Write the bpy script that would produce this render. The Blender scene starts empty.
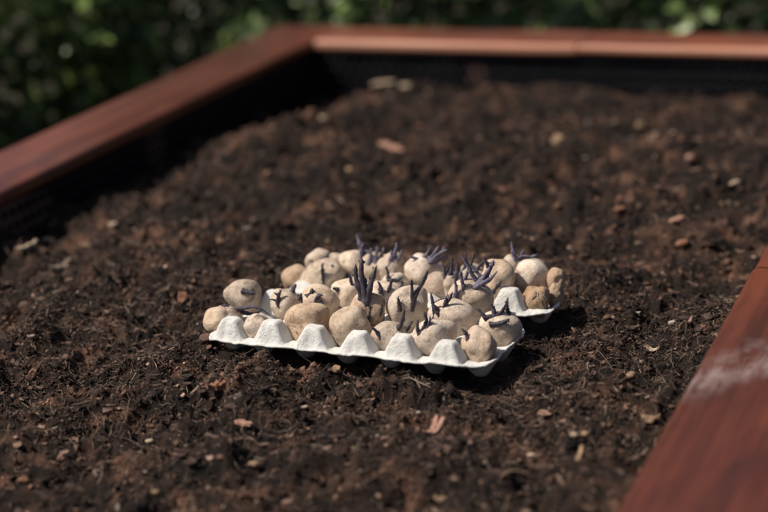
import bpy, math, random
import numpy as np
from mathutils import Matrix, Vector

random.seed(7)
rng = np.random.default_rng(11)
scene = bpy.context.scene
C = scene.collection

# ------------------------------------------------------------------ camera
EYE = Vector((0.0, 0.0, 0.72))
RIGHT = Vector((0.93620637, 0.34781816, -0.05040006))
UP = Vector((-0.05739699, 0.29279608, 0.95445065))
BACK = Vector((0.34673221, -0.89066996, 0.29408127))
cam_data = bpy.data.cameras.new('camera')
cam_data.lens = 85.0
cam_data.sensor_width = 36.0
cam_data.clip_start = 0.05
cam_data.clip_end = 200.0
cam_data.dof.use_dof = True
cam_data.dof.focus_distance = 2.03
cam_data.dof.aperture_fstop = 2.5
cam_data.dof.aperture_blades = 9
cam = bpy.data.objects.new('camera', cam_data)
C.objects.link(cam)
cam.matrix_world = Matrix(((RIGHT.x, UP.x, BACK.x, EYE.x),
                           (RIGHT.y, UP.y, BACK.y, EYE.y),
                           (RIGHT.z, UP.z, BACK.z, EYE.z),
                           (0, 0, 0, 1)))
scene.camera = cam

# ------------------------------------------------------------------ light
TO_SUN = Vector((-0.54, -0.29, 0.80)).normalized()
sun_elev = math.asin(TO_SUN.z)
world = bpy.data.worlds.new('World')
scene.world = world
world.use_nodes = True
wn = world.node_tree.nodes
bg = wn['Background']
sky = wn.new('ShaderNodeTexSky')
sky.sky_type = 'NISHITA'
sky.sun_disc = False
sky.sun_elevation = sun_elev
sky.sun_rotation = math.atan2(TO_SUN.x, TO_SUN.y)
sky.air_density = 1.0
sky.dust_density = 3.0
world.node_tree.links.new(sky.outputs[0], bg.inputs[0])
bg.inputs[1].default_value = 0.062
sun_data = bpy.data.lights.new('sun', 'SUN')
sun_data.energy = 5.0
sun_data.angle = math.radians(0.53)
sun_data.color = (1.0, 0.92, 0.81)
sun = bpy.data.objects.new('sun', sun_data)
C.objects.link(sun)
sun.rotation_euler = TO_SUN.to_track_quat('Z', 'Y').to_euler()
sun.location = (-2, -2, 5)

scene.view_settings.view_transform = 'Standard'
scene.view_settings.look = 'None'
scene.view_settings.exposure = 0.0
scene.view_settings.gamma = 1.0
scene.view_settings.use_curve_mapping = False
scene.cycles.use_denoising = True
scene.cycles.max_bounces = 6

# ------------------------------------------------------------------ helpers
def tag(o, label=None, cat=None, group=None, kind=None):
    if label: o['label'] = label
    if cat: o['category'] = cat
    if group: o['group'] = group
    if kind: o['kind'] = kind
    return o

def np_mesh(name, verts, faces, colors=None, smooth=True):
    """verts (n,3); faces (m,k) of one size k, or a list of such arrays"""
    me = bpy.data.meshes.new(name)
    if not isinstance(faces, list):
        faces = [faces]
    faces = [np.asarray(f, dtype=np.int32) for f in faces if len(f)]
    verts = np.asarray(verts, dtype=np.float32)
    me.vertices.add(len(verts))
    me.vertices.foreach_set('co', verts.ravel())
    nl = sum(f.size for f in faces)
    npoly = sum(len(f) for f in faces)
    me.loops.add(nl)
    me.loops.foreach_set('vertex_index', np.concatenate([f.ravel() for f in faces]))
    me.polygons.add(npoly)
    tot = np.concatenate([np.full(len(f), f.shape[1], dtype=np.int32) for f in faces])
    start = np.concatenate([[0], np.cumsum(tot)[:-1]]).astype(np.int32)
    me.polygons.foreach_set('loop_start', start)
    me.polygons.foreach_set('loop_total', tot)
    me.polygons.foreach_set('use_smooth', np.full(npoly, smooth, dtype=bool))
    me.update(calc_edges=True)
    if colors is not None:
        at = me.color_attributes.new('Col', 'FLOAT_COLOR', 'POINT')
        c = np.ones((len(verts), 4), dtype=np.float32)
        c[:, :3] = colors
        at.data.foreach_set('color', c.ravel())
    return me

def obj(name, me, mat=None, parent=None, loc=None):
    o = bpy.data.objects.new(name, me)
    C.objects.link(o)
    if mat and not me.materials:
        me.materials.append(mat)
    if parent:
        o.parent = parent
    if loc is not None:
        o.location = loc
    return o

def empty(name, loc=(0, 0, 0)):
    o = bpy.data.objects.new(name, None)
    o.empty_display_size = 0.03
    C.objects.link(o)
    o.location = loc
    return o

_lat = {}
def vnoise(x, y, scale, seed):
    """smooth value noise in [-1, 1]"""
    if seed not in _lat:
        _lat[seed] = np.random.default_rng(1000 + seed).uniform(-1, 1, (512, 512)).astype(np.float32)
    g = _lat[seed]
    u = np.asarray(x) / scale + 57.3 * seed
    v = np.asarray(y) / scale + 31.7 * seed
    iu = np.floor(u).astype(np.int64); iv = np.floor(v).astype(np.int64)
    fu = u - iu; fv = v - iv
    fu = fu * fu * fu * (fu * (fu * 6 - 15) + 10)
    fv = fv * fv * fv * (fv * (fv * 6 - 15) + 10)
    a = g[iu % 512, iv % 512]; b = g[(iu + 1) % 512, iv % 512]
    c = g[iu % 512, (iv + 1) % 512]; d = g[(iu + 1) % 512, (iv + 1) % 512]
    return (a * (1 - fu) + b * fu) * (1 - fv) + (c * (1 - fu) + d * fu) * fv

def sstep(a, b, x):
    t = np.clip((x - a) / (b - a), 0, 1)
    return t * t * (3 - 2 * t)

# ------------------------------------------------------------------ materials
class NT:
    def __init__(self, name):
        self.m = bpy.data.materials.new(name)
        self.m.use_nodes = True
        self.t = self.m.node_tree
        self.b = self.t.nodes['Principled BSDF']
    def n(self, kind, **kw):
        nd = self.t.nodes.new(kind)
        for k, v in kw.items():
            setattr(nd, k, v)
        return nd
    def link(self, a, b):
        self.t.links.new(a, b)
    def noise(self, vec, scale, detail=4, rough=0.55, dist=0.0):
        nd = self.n('ShaderNodeTexNoise')
        nd.inputs['Scale'].default_value = scale
        nd.inputs['Detail'].default_value = detail
        nd.inputs['Roughness'].default_value = rough
        nd.inputs['Distortion'].default_value = dist
        if vec is not None:
            self.link(vec, nd.inputs['Vector'])
        return nd.outputs['Fac']
    def ramp(self, fac, stops):
        nd = self.n('ShaderNodeValToRGB')
        el = nd.color_ramp.elements
        while len(el) < len(stops):
            el.new(0.5)
        for e, (p, c) in zip(el, stops):
            e.position = p
            e.color = (c[0], c[1], c[2], 1) if not isinstance(c, (int, float)) else (c, c, c, 1)
        self.link(fac, nd.inputs[0])
        return nd.outputs[0]
    def mix(self, fac, a, b, mode='MIX'):
        nd = self.n('ShaderNodeMix', data_type='RGBA', blend_type=mode)
        for sock, v in ((nd.inputs[0], fac), (nd.inputs[6], a), (nd.inputs[7], b)):
            if hasattr(v, 'is_output'):
                self.link(v, sock)
            elif isinstance(v, (int, float)):
                sock.default_value = v
            else:
                sock.default_value = (v[0], v[1], v[2], 1)
        return nd.outputs[2]
    def math(self, op, a, b=0.0):
        nd = self.n('ShaderNodeMath', operation=op)
        for sock, v in ((nd.inputs[0], a), (nd.inputs[1], b)):
            if hasattr(v, 'is_output'):
                self.link(v, sock)
            else:
                sock.default_value = v
        return nd.outputs[0]
    def bump(self, height, strength=0.3, dist=0.002):
        nd = self.n('ShaderNodeBump')
        nd.inputs['Strength'].default_value = strength
        nd.inputs['Distance'].default_value = dist
        self.link(height, nd.inputs['Height'])
        self.link(nd.outputs[0], self.b.inputs['Normal'])
    def coords(self, which='Object'):
        return self.n('ShaderNodeTexCoord').outputs[which]
    def mapping(self, vec, scale=(1, 1, 1), loc=(0, 0, 0)):
        nd = self.n('ShaderNodeMapping')
        nd.inputs['Scale'].default_value = scale
        nd.inputs['Location'].default_value = loc
        self.link(vec, nd.inputs['Vector'])
        return nd.outputs[0]
    def base(self, v):
        if hasattr(v, 'is_output'):
            self.link(v, self.b.inputs['Base Color'])
        else:
            self.b.inputs['Base Color'].default_value = (*v, 1)
    def rough(self, v):
        if hasattr(v, 'is_output'):
            self.link(v, self.b.inputs['Roughness'])
        else:
            self.b.inputs['Roughness'].default_value = v
    def spec(self, v):
        self.b.inputs['Specular IOR Level'].default_value = v

def mat_soil():
    k = NT('soil')
    co = k.coords()
    at = k.n('ShaderNodeVertexColor', layer_name='Col')
    n1 = k.noise(co, 130, 8, 0.7)
    n3 = k.noise(co, 480, 4, 0.7)
    c = k.mix(1.0, at.outputs[0], k.ramp(n1, [(0.30, 0.35), (0.5, 1.0), (0.70, 2.1)]), 'MULTIPLY')
    c = k.mix(k.ramp(n3, [(0.64, 0.0), (0.73, 0.8)]), c, (0.15, 0.10, 0.072))
    k.base(c); k.rough(0.85); k.spec(0.25)
    k.bump(k.math('ADD', k.noise(co, 260, 8, 0.75), k.math('MULTIPLY', n1, 1.5)), 0.9, 0.004)
    return k.m

def mat_colored(name, rough=0.85, spec=0.25, nscale=500, amt=0.5, bump=0.5):
    k = NT(name)
    co = k.coords()
    at = k.n('ShaderNodeVertexColor', layer_name='Col')
    n1 = k.noise(co, nscale, 5, 0.65)
    c = k.mix(1.0, at.outputs[0], k.ramp(n1, [(0.25, 1.0 - amt), (0.75, 1.0 + amt)]), 'MULTIPLY')
    k.base(c); k.rough(rough); k.spec(spec)
    k.bump(n1, bump, 0.0015)
    return k.m

def mat_board(name, tint=1.0, stain=None, hue=(1, 1, 1), lit_edge=None):
    """reddish stained softwood; grain runs along local Y"""
    k = NT(name)
    co = k.coords()
    rnd = k.n('ShaderNodeObjectInfo').outputs['Random']
    off = k.n('ShaderNodeCombineXYZ')
    k.link(k.math('MULTIPLY', rnd, 37.0), off.inputs[0]); k.link(k.math('MULTIPLY', rnd, 11.0), off.inputs[1])
    add = k.n('ShaderNodeVectorMath', operation='ADD')
    k.link(co, add.inputs[0]); k.link(off.outputs[0], add.inputs[1])
    v = add.outputs[0]
    g1 = k.noise(k.mapping(v, (38, 1.6, 38)), 1.0, 6, 0.6, 0.8)
    g2 = k.noise(k.mapping(v, (160, 5, 160)), 1.0, 4, 0.6)
    g3 = k.noise(k.mapping(v, (6, 2.2, 6)), 1.0, 5, 0.6)
    h = hue
    def t(r, g, b): return (r * tint * h[0], g * tint * h[1], b * tint * h[2])
    c = k.ramp(g1, [(0.28, t(0.040, 0.0125, 0.0090)), (0.5, t(0.096, 0.029, 0.0185)), (0.72, t(0.165, 0.052, 0.031))])
    c = k.mix(k.ramp(g2, [(0.45, 0.0), (0.75, 0.45)]), c, t(0.045, 0.014, 0.012))
    c = k.mix(k.ramp(g3, [(0.52, 0.0), (0.80, 0.38)]), c, t(0.120, 0.080, 0.074))
    g4 = k.noise(k.mapping(v, (11, 3.2, 11), (5.0, 2.0, 0)), 1.0, 4, 0.6, 0.6)
    c = k.mix(k.ramp(g4, [(0.48, 0.0), (0.70, 0.65)]), c, t(0.205, 0.062, 0.030))
    c = k.mix(k.ramp(g4, [(0.28, 0.6), (0.44, 0.0)]), c, t(0.036, 0.016, 0.015))
    if lit_edge is not None:  # sunlit front edge painted into the base colour as a paler strip
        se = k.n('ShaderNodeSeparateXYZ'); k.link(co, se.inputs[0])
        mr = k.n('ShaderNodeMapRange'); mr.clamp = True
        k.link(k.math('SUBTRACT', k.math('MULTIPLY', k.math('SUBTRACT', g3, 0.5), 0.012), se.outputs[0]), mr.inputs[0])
        mr.inputs[1].default_value = lit_edge - 0.016; mr.inputs[2].default_value = lit_edge - 0.004
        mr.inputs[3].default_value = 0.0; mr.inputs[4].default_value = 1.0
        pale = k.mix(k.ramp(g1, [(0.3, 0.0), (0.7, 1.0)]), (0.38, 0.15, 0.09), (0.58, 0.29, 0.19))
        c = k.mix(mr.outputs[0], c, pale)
    if stain is not None:
        sx, sy, slope, w = stain
        sep = k.n('ShaderNodeSeparateXYZ'); k.link(co, sep.inputs[0])
        wob = k.math('MULTIPLY', k.math('SUBTRACT', k.noise(k.mapping(co, (22, 22, 22)), 1.0, 4, 0.6), 0.5), 0.16)
        line = k.math('ADD', k.math('SUBTRACT', sep.outputs[1], sy), k.math('MULTIPLY', k.math('SUBTRACT', sep.outputs[0], sx), slope))
        d = k.math('ABSOLUTE', k.math('ADD', line, wob))
        nd = k.n('ShaderNodeMapRange'); nd.clamp = True
        k.link(d, nd.inputs[0])
        nd.inputs[1].default_value = w; nd.inputs[2].default_value = 0.15 * w
        nd.inputs[3].default_value = 0.0; nd.inputs[4].default_value = 1.0
        fine = k.noise(k.mapping(co, (130, 22, 130), (3.1, 0, 0)), 1.0, 6, 0.72)
        blot = k.noise(k.mapping(co, (26, 20, 26), (1.7, 0, 0)), 1.0, 4, 0.6)
        patch = k.ramp(k.math('ADD', k.math('MULTIPLY', fine, 0.55), k.math('MULTIPLY', blot, 0.6)), [(0.48, 0.0), (0.70, 0.8)])
        c = k.mix(k.math('MULTIPLY', nd.outputs[0], patch), c, (0.33, 0.26, 0.25))
    k.base(c)
    k.rough(k.ramp(g3, [(0.3, 0.34), (0.75, 0.55)]))
    k.spec(0.5)
    k.b.inputs['Coat Weight'].default_value = 0.2
    k.b.inputs['Coat Roughness'].default_value = 0.22
    k.bump(k.math('ADD', g1, k.math('MULTIPLY', g2, 0.5)), 0.35, 0.0015)
    return k.m

def mat_liner():
    k = NT('black_liner')
    co = k.coords()
    n = k.noise(co, 40, 4)
    k.base(k.ramp(n, [(0.3, (0.005, 0.005, 0.007)), (0.7, (0.008, 0.008, 0.011))]))
    k.rough(0.55); k.spec(0.12)
    return k.m

def mat_wall():
    k = NT('dark_timber')
    co = k.coords()
    n = k.noise(k.mapping(co, (8, 8, 60)), 1.0, 5)
    k.base(k.ramp(n, [(0.3, (0.045, 0.022, 0.016)), (0.7, (0.10, 0.045, 0.032))]))
    k.rough(0.7)
    return k.m

def mat_tray():
    k = NT('moulded_pulp')
    co = k.coords()
    n1 = k.noise(co, 900, 4, 0.7)
    n2 = k.noise(co, 25, 4)
    n3 = k.noise(co, 160, 5, 0.7)
    c = k.ramp(n2, [(0.3, (0.74, 0.73, 0.70)), (0.7, (0.84, 0.83, 0.80))])
    c = k.mix(k.ramp(n1, [(0.62, 0.0), (0.75, 0.35)]), c, (0.46, 0.44, 0.42))
    c = k.mix(k.ramp(n3, [(0.66, 0.0), (0.76, 0.55)]), c, (0.26, 0.20, 0.155))
    n5 = k.noise(co, 45, 6, 0.7, 0.8)
    c = k.mix(k.ramp(n5, [(0.58, 0.0), (0.72, 0.5)]), c, (0.36, 0.295, 0.235))
    k.base(c); k.rough(0.95); k.spec(0.1)
    k.bump(k.math('ADD', n1, k.math('MULTIPLY', n3, 2.0)), 0.8, 0.0020)
    return k.m

def mat_potato(name, a, b, wrinkle=0.0):
    k = NT(name)
    co = k.coords()
    rnd = k.n('ShaderNodeObjectInfo').outputs['Random']
    add = k.n('ShaderNodeVectorMath', operation='ADD'); comb = k.n('ShaderNodeCombineXYZ')
    k.link(k.math('MULTIPLY', rnd, 9.0), comb.inputs[0]); k.link(k.math('MULTIPLY', rnd, 23.0), comb.inputs[2])
    k.link(co, add.inputs[0]); k.link(comb.outputs[0], add.inputs[1])
    v = add.outputs[0]
    n1 = k.noise(v, 28, 5, 0.6, 0.4)
    n2 = k.noise(v, 120, 7, 0.72)
    n3 = k.noise(v, 420, 4, 0.7)
    n4 = k.noise(v, 14, 3, 0.5)
    c = k.ramp(n1, [(0.30, b), (0.62, a)])
    c = k.mix(k.ramp(n2, [(0.44, 0.0), (0.66, 0.8)]), c, (b[0] * 0.66, b[1] * 0.57, b[2] * 0.48))
    c = k.mix(k.ramp(n3, [(0.57, 0.0), (0.68, 0.75)]), c, (0.22, 0.145, 0.095))
    c = k.mix(k.ramp(n4, [(0.54, 0.0), (0.72, 0.6)]), c, (0.33, 0.21, 0.13))
    # dry soil stuck in streaks
    d = k.noise(v, 55, 6, 0.72, 1.2)
    c = k.mix(k.ramp(d, [(0.585, 0.0), (0.68, 0.8)]), c, (0.10, 0.063, 0.042))
    hue = k.n('ShaderNodeHueSaturation')
    k.link(c, hue.inputs['Color'])
    k.link(k.math('ADD', k.math('MULTIPLY', rnd, 0.28), 0.86), hue.inputs['Value'])
    k.link(k.math('ADD', k.math('MULTIPLY', k.math('FRACT', k.math('MULTIPLY', rnd, 7.3)), 0.3), 0.85), hue.inputs['Saturation'])
    k.base(hue.outputs[0]); k.rough(0.62); k.spec(0.3)
    k.b.inputs['Subsurface Weight'].default_value = 0.0
    if wrinkle:
        w = k.n('ShaderNodeTexWave')
        w.inputs['Scale'].default_value = 45; w.inputs['Distortion'].default_value = 9
        w.inputs['Detail'].default_value = 3
        k.link(v, w.inputs['Vector'])
        k.bump(k.math('ADD', k.math('MULTIPLY', w.outputs['Fac'], 0.4), n2), 0.7, 0.0025)
    else:
        k.bump(k.math('ADD', n2, k.math('MULTIPLY', n3, 0.6)), 0.8, 0.0022)
    return k.m

def mat_sprout(name, dark, light):
    k = NT(name)
    co = k.coords()
    n1 = k.noise(co, 180, 4, 0.6)
    n2 = k.noise(co, 700, 3, 0.6)
    c = k.ramp(n1, [(0.3, dark), (0.72, light)])
    rnd = k.n('ShaderNodeObjectInfo').outputs['Random']
    c = k.mix(k.math('MULTIPLY', k.noise(co, 90, 2), k.math('MULTIPLY', rnd, 0.5)), c, (0.15, 0.12, 0.135))
    k.base(c); k.rough(0.55); k.spec(0.35)
    k.b.inputs['Sheen Weight'].default_value = 0.25
    k.b.inputs['Sheen Tint'].default_value = (0.75, 0.7, 1.0, 1)
    k.bump(k.math('ADD', n1, n2), 0.5, 0.001)
    return k.m

def mat_leaf():
    k = NT('hedge_leaf')
    at = k.n('ShaderNodeVertexColor', layer_name='Col')
    k.base(at.outputs[0]); k.rough(0.38); k.spec(0.4)
    tr = k.n('ShaderNodeBsdfTranslucent')
    k.link(at.outputs[0], tr.inputs[0])
    mx = k.n('ShaderNodeMixShader'); mx.inputs[0].default_value = 0.22
    out = k.t.nodes['Material Output']
    k.link(k.b.outputs[0], mx.inputs[1]); k.link(tr.outputs[0], mx.inputs[2])
    k.link(mx.outputs[0], out.inputs[0])
    return k.m

def mat_plain(name, a, b, scale=20, rough=0.9):
    k = NT(name)
    n = k.noise(k.coords(), scale, 5, 0.6)
    k.base(k.ramp(n, [(0.3, a), (0.7, b)])); k.rough(rough); k.spec(0.2)
    k.bump(n, 0.5, 0.003)
    return k.m

M_soil = mat_soil()
M_crumb = mat_colored('soil_crumb', 0.82, 0.28, 650, 0.55, 0.8)
M_fibre = mat_colored('plant_fibre', 0.7, 0.3, 300, 0.35, 0.2)
M_chip = mat_colored('wood_chip', 0.75, 0.25, 260, 0.45, 0.6)
M_liner = mat_liner()
M_wall = mat_wall()
M_tray = mat_tray()
M_potato = mat_potato('potato_skin', (0.70, 0.58, 0.465), (0.59, 0.46, 0.35))
M_potato_pale = mat_potato('potato_skin_pale', (0.77, 0.655, 0.54), (0.67, 0.54, 0.43))
M_potato_brown = mat_potato('potato_skin_brown', (0.58, 0.45, 0.345), (0.47, 0.345, 0.25))
M_potato_wrinkled = mat_potato('potato_skin_wrinkled', (0.54, 0.39, 0.27), (0.41, 0.275, 0.18), 0.0)
M_sprout = mat_sprout('sprout_dark', (0.013, 0.010, 0.015), (0.044, 0.035, 0.054))
M_sprout_violet = mat_sprout('sprout_violet', (0.052, 0.045, 0.076), (0.20, 0.18, 0.245))
M_leaf = mat_leaf()
M_twig = mat_plain('twig_bark', (0.02, 0.015, 0.010), (0.05, 0.036, 0.024))
M_ground = mat_plain('garden_ground', (0.018, 0.014, 0.010), (0.045, 0.040, 0.022), 14)

# ------------------------------------------------------------------ layout numbers
Z_CAP = 0.075            # top of the cap boards above the soil at the trays
T_CAP = 0.022
X_L, X_R = -1.411, -0.326   # inner edges of the cap boards
Y_B, Y_F = 3.298, 0.62      # inner edges at the far and near end
W_CAP = 0.145
GROUND = -0.42
TRAYS = [((-0.902, 1.7376), -5.0), ((-0.877, 1.913), -4.0)]
TW, TD = (0.346, 0.336), (0.142, 0.092)

def tray_local(x, y, k):
    (ox, oy), a = TRAYS[k]
    a = math.radians(a)
    dx, dy = x - ox, y - oy
    return dx * math.cos(a) + dy * math.sin(a), -dx * math.sin(a) + dy * math.cos(a)

def soil_h(x, y):
    x = np.asarray(x, dtype=np.float64); y = np.asarray(y, dtype=np.float64)
    wx = x + 0.012 * vnoise(x, y, 0.05, 21); wy = y + 0.012 * vnoise(x, y, 0.05, 22)
    h = 0.010 * vnoise(wx, wy, 0.30, 1) + 0.014 * vnoise(wx, wy, 0.12, 2)
    h += 0.013 * vnoise(wx, wy, 0.055, 3)
    rid = 1 - np.abs(vnoise(wx, wy, 0.034, 4))
    h += 0.009 * (rid * rid - 0.45)
    h += 0.0062 * vnoise(wx, wy, 0.019, 5)
    h += 0.0042 * vnoise(wx, wy, 0.0095, 6)
    h += 0.0022 * vnoise(x, y, 0.0052, 7)
    # flat under and round the trays
    flat = np.zeros_like(h)
    for k in range(2):
        u, v = tray_local(x, y, k)
        d = np.hypot(np.maximum(np.maximum(-u, u - TW[k]), 0), np.maximum(np.maximum(-v, v - TD[k]), 0))
        flat = np.maximum(flat, 1 - sstep(0.0, 0.028, d))
    base = 0.010 + 0.009 * np.exp(-(((x + 0.79) / 0.075) ** 2 + ((y - 1.690) / 0.030) ** 2))
    h = base + h * (1 - 0.75 * flat) - 0.009 * flat
    # lower towards the far end
    h -= 0.036 * sstep(2.75, 3.26, y)
    h -= 0.022 * sstep(-1.24, -1.37, x) * (0.55 + 0.45 * sstep(2.1, 2.5, y))
    return h

def soil_col(x, y):
    """drier brown clods among dark damp compost"""
    t = 0.46 + 0.36 * vnoise(x, y, 0.030, 91) + 0.26 * vnoise(x, y, 0.012, 92) + 0.20 * vnoise(x, y, 0.10, 93)
    t = np.clip(t, 0, 1)[..., None]
    a, m, c = np.array((0.0088, 0.0060, 0.0052)), np.array((0.028, 0.0162, 0.0118)), np.array((0.165, 0.086, 0.056))
    return np.where(t < 0.5, a + (m - a) * (t * 2), m + (c - m) * np.maximum(t * 2 - 1, 0) ** 1.3)

# ------------------------------------------------------------------ ground outside the bed
def build_ground():
    s = 60.0
    me = np_mesh('ground', [(-s, -s, 0), (s, -s, 0), (s, s, 0), (-s, s, 0)], np.array([[0, 1, 2, 3]]), smooth=False)
    tag(obj('ground', me, M_ground, loc=(0, 0, GROUND)), kind='structure')
build_ground()

# ------------------------------------------------------------------ soil
def build_soil():
    xs = np.arange(X_L - 0.012, X_R + 0.0121, 0.0024)
    def seg(a, b, d): return np.arange(a, b, d)
    ys = np.concatenate([seg(Y_F, 1.30, 0.006), seg(1.30, 2.25, 0.0024), seg(2.25, Y_B + 0.008, 0.0045), [Y_B + 0.010]])
    X, Y = np.meshgrid(xs, ys, indexing='ij')
    Z = soil_h(X, Y)
    nx, ny = X.shape
    v = np.stack([X, Y, Z], -1).reshape(-1, 3)
    idx = np.arange(nx * ny).reshape(nx, ny)
    f = np.stack([idx[:-1, :-1], idx[1:, :-1], idx[1:, 1:], idx[:-1, 1:]], -1).reshape(-1, 4)
    tag(obj('soil', np_mesh('soil', v, f, soil_col(X, Y).reshape(-1, 3)), M_soil), 'dark brown crumbly compost filling the raised bed', kind='structure')
build_soil()

ICO_V = None
def ico():
    t = (1 + 5 ** 0.5) / 2
    v = np.array([(-1, t, 0), (1, t, 0), (-1, -t, 0), (1, -t, 0), (0, -1, t), (0, 1, t), (0, -1, -t), (0, 1, -t),
                  (t, 0, -1), (t, 0, 1), (-t, 0, -1), (-t, 0, 1)], dtype=np.float64)
    v /= np.linalg.norm(v[0])
    f = np.array([(0, 11, 5), (0, 5, 1), (0, 1, 7), (0, 7, 10), (0, 10, 11), (1, 5, 9), (5, 11, 4), (11, 10, 2), (10, 7, 6), (7, 1, 8),
                  (3, 9, 4), (3, 4, 2), (3, 2, 6), (3, 6, 8), (3, 8, 9), (4, 9, 5), (2, 4, 11), (6, 2, 10), (8, 6, 7), (9, 8, 1)])
    return v, f

def rand_rot(n):
    q = rng.normal(size=(n, 4)); q /= np.linalg.norm(q, axis=1, keepdims=True)
    w, x, y, z = q.T
    return np.stack([np.stack([1 - 2 * (y * y + z * z), 2 * (x * y - z * w), 2 * (x * z + y * w)], -1),
                     np.stack([2 * (x * y + z * w), 1 - 2 * (x * x + z * z), 2 * (y * z - x * w)], -1),
                     np.stack([2 * (x * z - y * w), 2 * (y * z + x * w), 1 - 2 * (x * x + y * y)], -1)], 1)

def free_of_trays(x, y, margin=0.0):
    ok = np.ones(len(x), bool)
    for k in range(2):
        u, v = tray_local(x, y, k)
        ok &= ~((u > -margin) & (u < TW[k] + margin) & (v > 0.012 - margin) & (v < TD[k] + margin))
    return ok

def scatter(n_focus, n_rest):
    xa = rng.uniform(X_L + 0.004, X_R - 0.004, n_focus); ya = np.clip(rng.normal(1.78, 0.22, n_focus), 1.15, 2.5)
    xb = rng.uniform(X_L + 0.004, X_R - 0.004, n_rest); yb = rng.uniform(1.1, Y_B - 0.01, n_rest)
    x = np.concatenate([xa, xb]); y = np.concatenate([ya, yb])
    ok = free_of_trays(x, y)
    return x[ok], y[ok]

def palette(n, cols, probs, var=0.25):
    c = np.array(cols)[rng.choice(len(cols), n, p=probs)]
    return c * np.exp(rng.normal(0, var, (n, 1)))

def build_crumbs():
    v0, f0 = ico()
    x, y = scatter(62000, 28000)
    # crumbs gather in loose clusters
    keep = rng.uniform(-1, 1, len(x)) < 0.35 + 1.1 * vnoise(x, y, 0.045, 31)
    x, y = x[keep], y[keep]
    n = len(x)
    r = np.clip(np.exp(rng.normal(math.log(0.00115), 0.46, n)), 0.0005, 0.0044)
    r = r * (1 + 0.9 * sstep(2.15, 2.7, y) + 0.4 * sstep(1.5, 1.3, y))
    odd = rng.uniform(0, 1, n)
    r = np.where(odd < 0.1, np.minimum(r, 0.0030), r)
    sc = np.stack([r * rng.uniform(0.7, 2.0, n), r * rng.uniform(0.7, 1.3, n), r * rng.uniform(0.40, 0.9, n)], -1)
    jit = 1 + rng.normal(0, 0.34, (n, 12, 1))
    loc = np.einsum('nij,nkj->nki', rand_rot(n), v0[None] * jit * sc[:, None, :])
    z = soil_h(x, y) + r * rng.uniform(-0.05, 0.7, n)
    v = loc + np.stack([x, y, z], -1)[:, None, :]
    f = f0[None] + (np.arange(n) * 12)[:, None, None]
    col = soil_col(x, y) * np.exp(rng.normal(0, 0.6, (n, 1)))
    col = np.where((odd < 0.085 + 0.07 * sstep(2.1, 2.6, y))[:, None], palette(n, [(0.125, 0.070, 0.046), (0.19, 0.112, 0.074), (0.27, 0.20, 0.155), (0.36, 0.30, 0.25)], [0.54, 0.32, 0.115, 0.025]), col)
    tag(obj('soil_crumbs', np_mesh('soil_crumbs', v.reshape(-1, 3), f.reshape(-1, 3), np.repeat(col, 12, 0)), M_crumb),
        'loose dark crumbs of compost covering the soil', 'crumbs', kind='stuff')
build_crumbs()

def build_fibres():
    x, y = scatter(28000, 11000)
    n = len(x)
    L = np.clip(np.exp(rng.normal(math.log(0.0080), 0.55, n)), 0.003, 0.035)
    yaw = rng.uniform(0, 2 * math.pi, n)
    pitch = rng.normal(0.12, 0.38, n)
    curl = rng.normal(0, 1.1, n)
    r = np.clip(np.exp(rng.normal(math.log(0.00026), 0.4, n)), 0.00015, 0.0010)
    S = 5
    pts = np.zeros((n, S, 3))
    p = np.stack([x, y, np.zeros(n)], -1)
    for s in range(S):
        pts[:, s] = p
        a = yaw + curl * s / S
        st = L / (S - 1)
        p = p + np.stack([np.cos(a) * np.cos(pitch) * st, np.sin(a) * np.cos(pitch) * st, np.sin(pitch) * st], -1)
    zz = soil_h(pts[:, :, 0], pts[:, :, 1])
    pts[:, :, 2] = np.maximum(zz * 0.55 + zz.mean(1, keepdims=True) * 0.45 + pts[:, :, 2] + 0.0012, zz - 0.001) + rng.uniform(0, 0.002, (n, 1))
    ring = []
    for k in range(3):
        an = 2 * math.pi * k / 3
        off = np.stack([-np.sin(yaw) * math.cos(an), np.cos(yaw) * math.cos(an), np.full(n, math.sin(an))], -1)
        taper = np.array([0.5, 1, 1, 0.85, 0.3])
        ring.append(pts + off[:, None, :] * (r[:, None] * taper[None])[:, :, None])
    v = np.stack(ring, 2).reshape(n, S * 3, 3)
    fl = []
    for s in range(S - 1):
        for k in range(3):
            fl.append((s * 3 + k, s * 3 + (k + 1) % 3, s * 3 + 3 + (k + 1) % 3, s * 3 + 3 + k))
    f = np.array(fl)[None] + (np.arange(n) * S * 3)[:, None, None]
    col = palette(n, [(0.035, 0.023, 0.018), (0.095, 0.061, 0.045), (0.19, 0.13, 0.095), (0.36, 0.27, 0.20)], [0.28, 0.38, 0.25, 0.09])
    tag(obj('plant_fibres', np_mesh('plant_fibres', v.reshape(-1, 3), f.reshape(-1, 4), np.repeat(col, S * 3, 0)), M_fibre),
        'fine brown root fibres and straw bits strewn over the soil', 'fibres', kind='stuff')
build_fibres()

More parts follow.
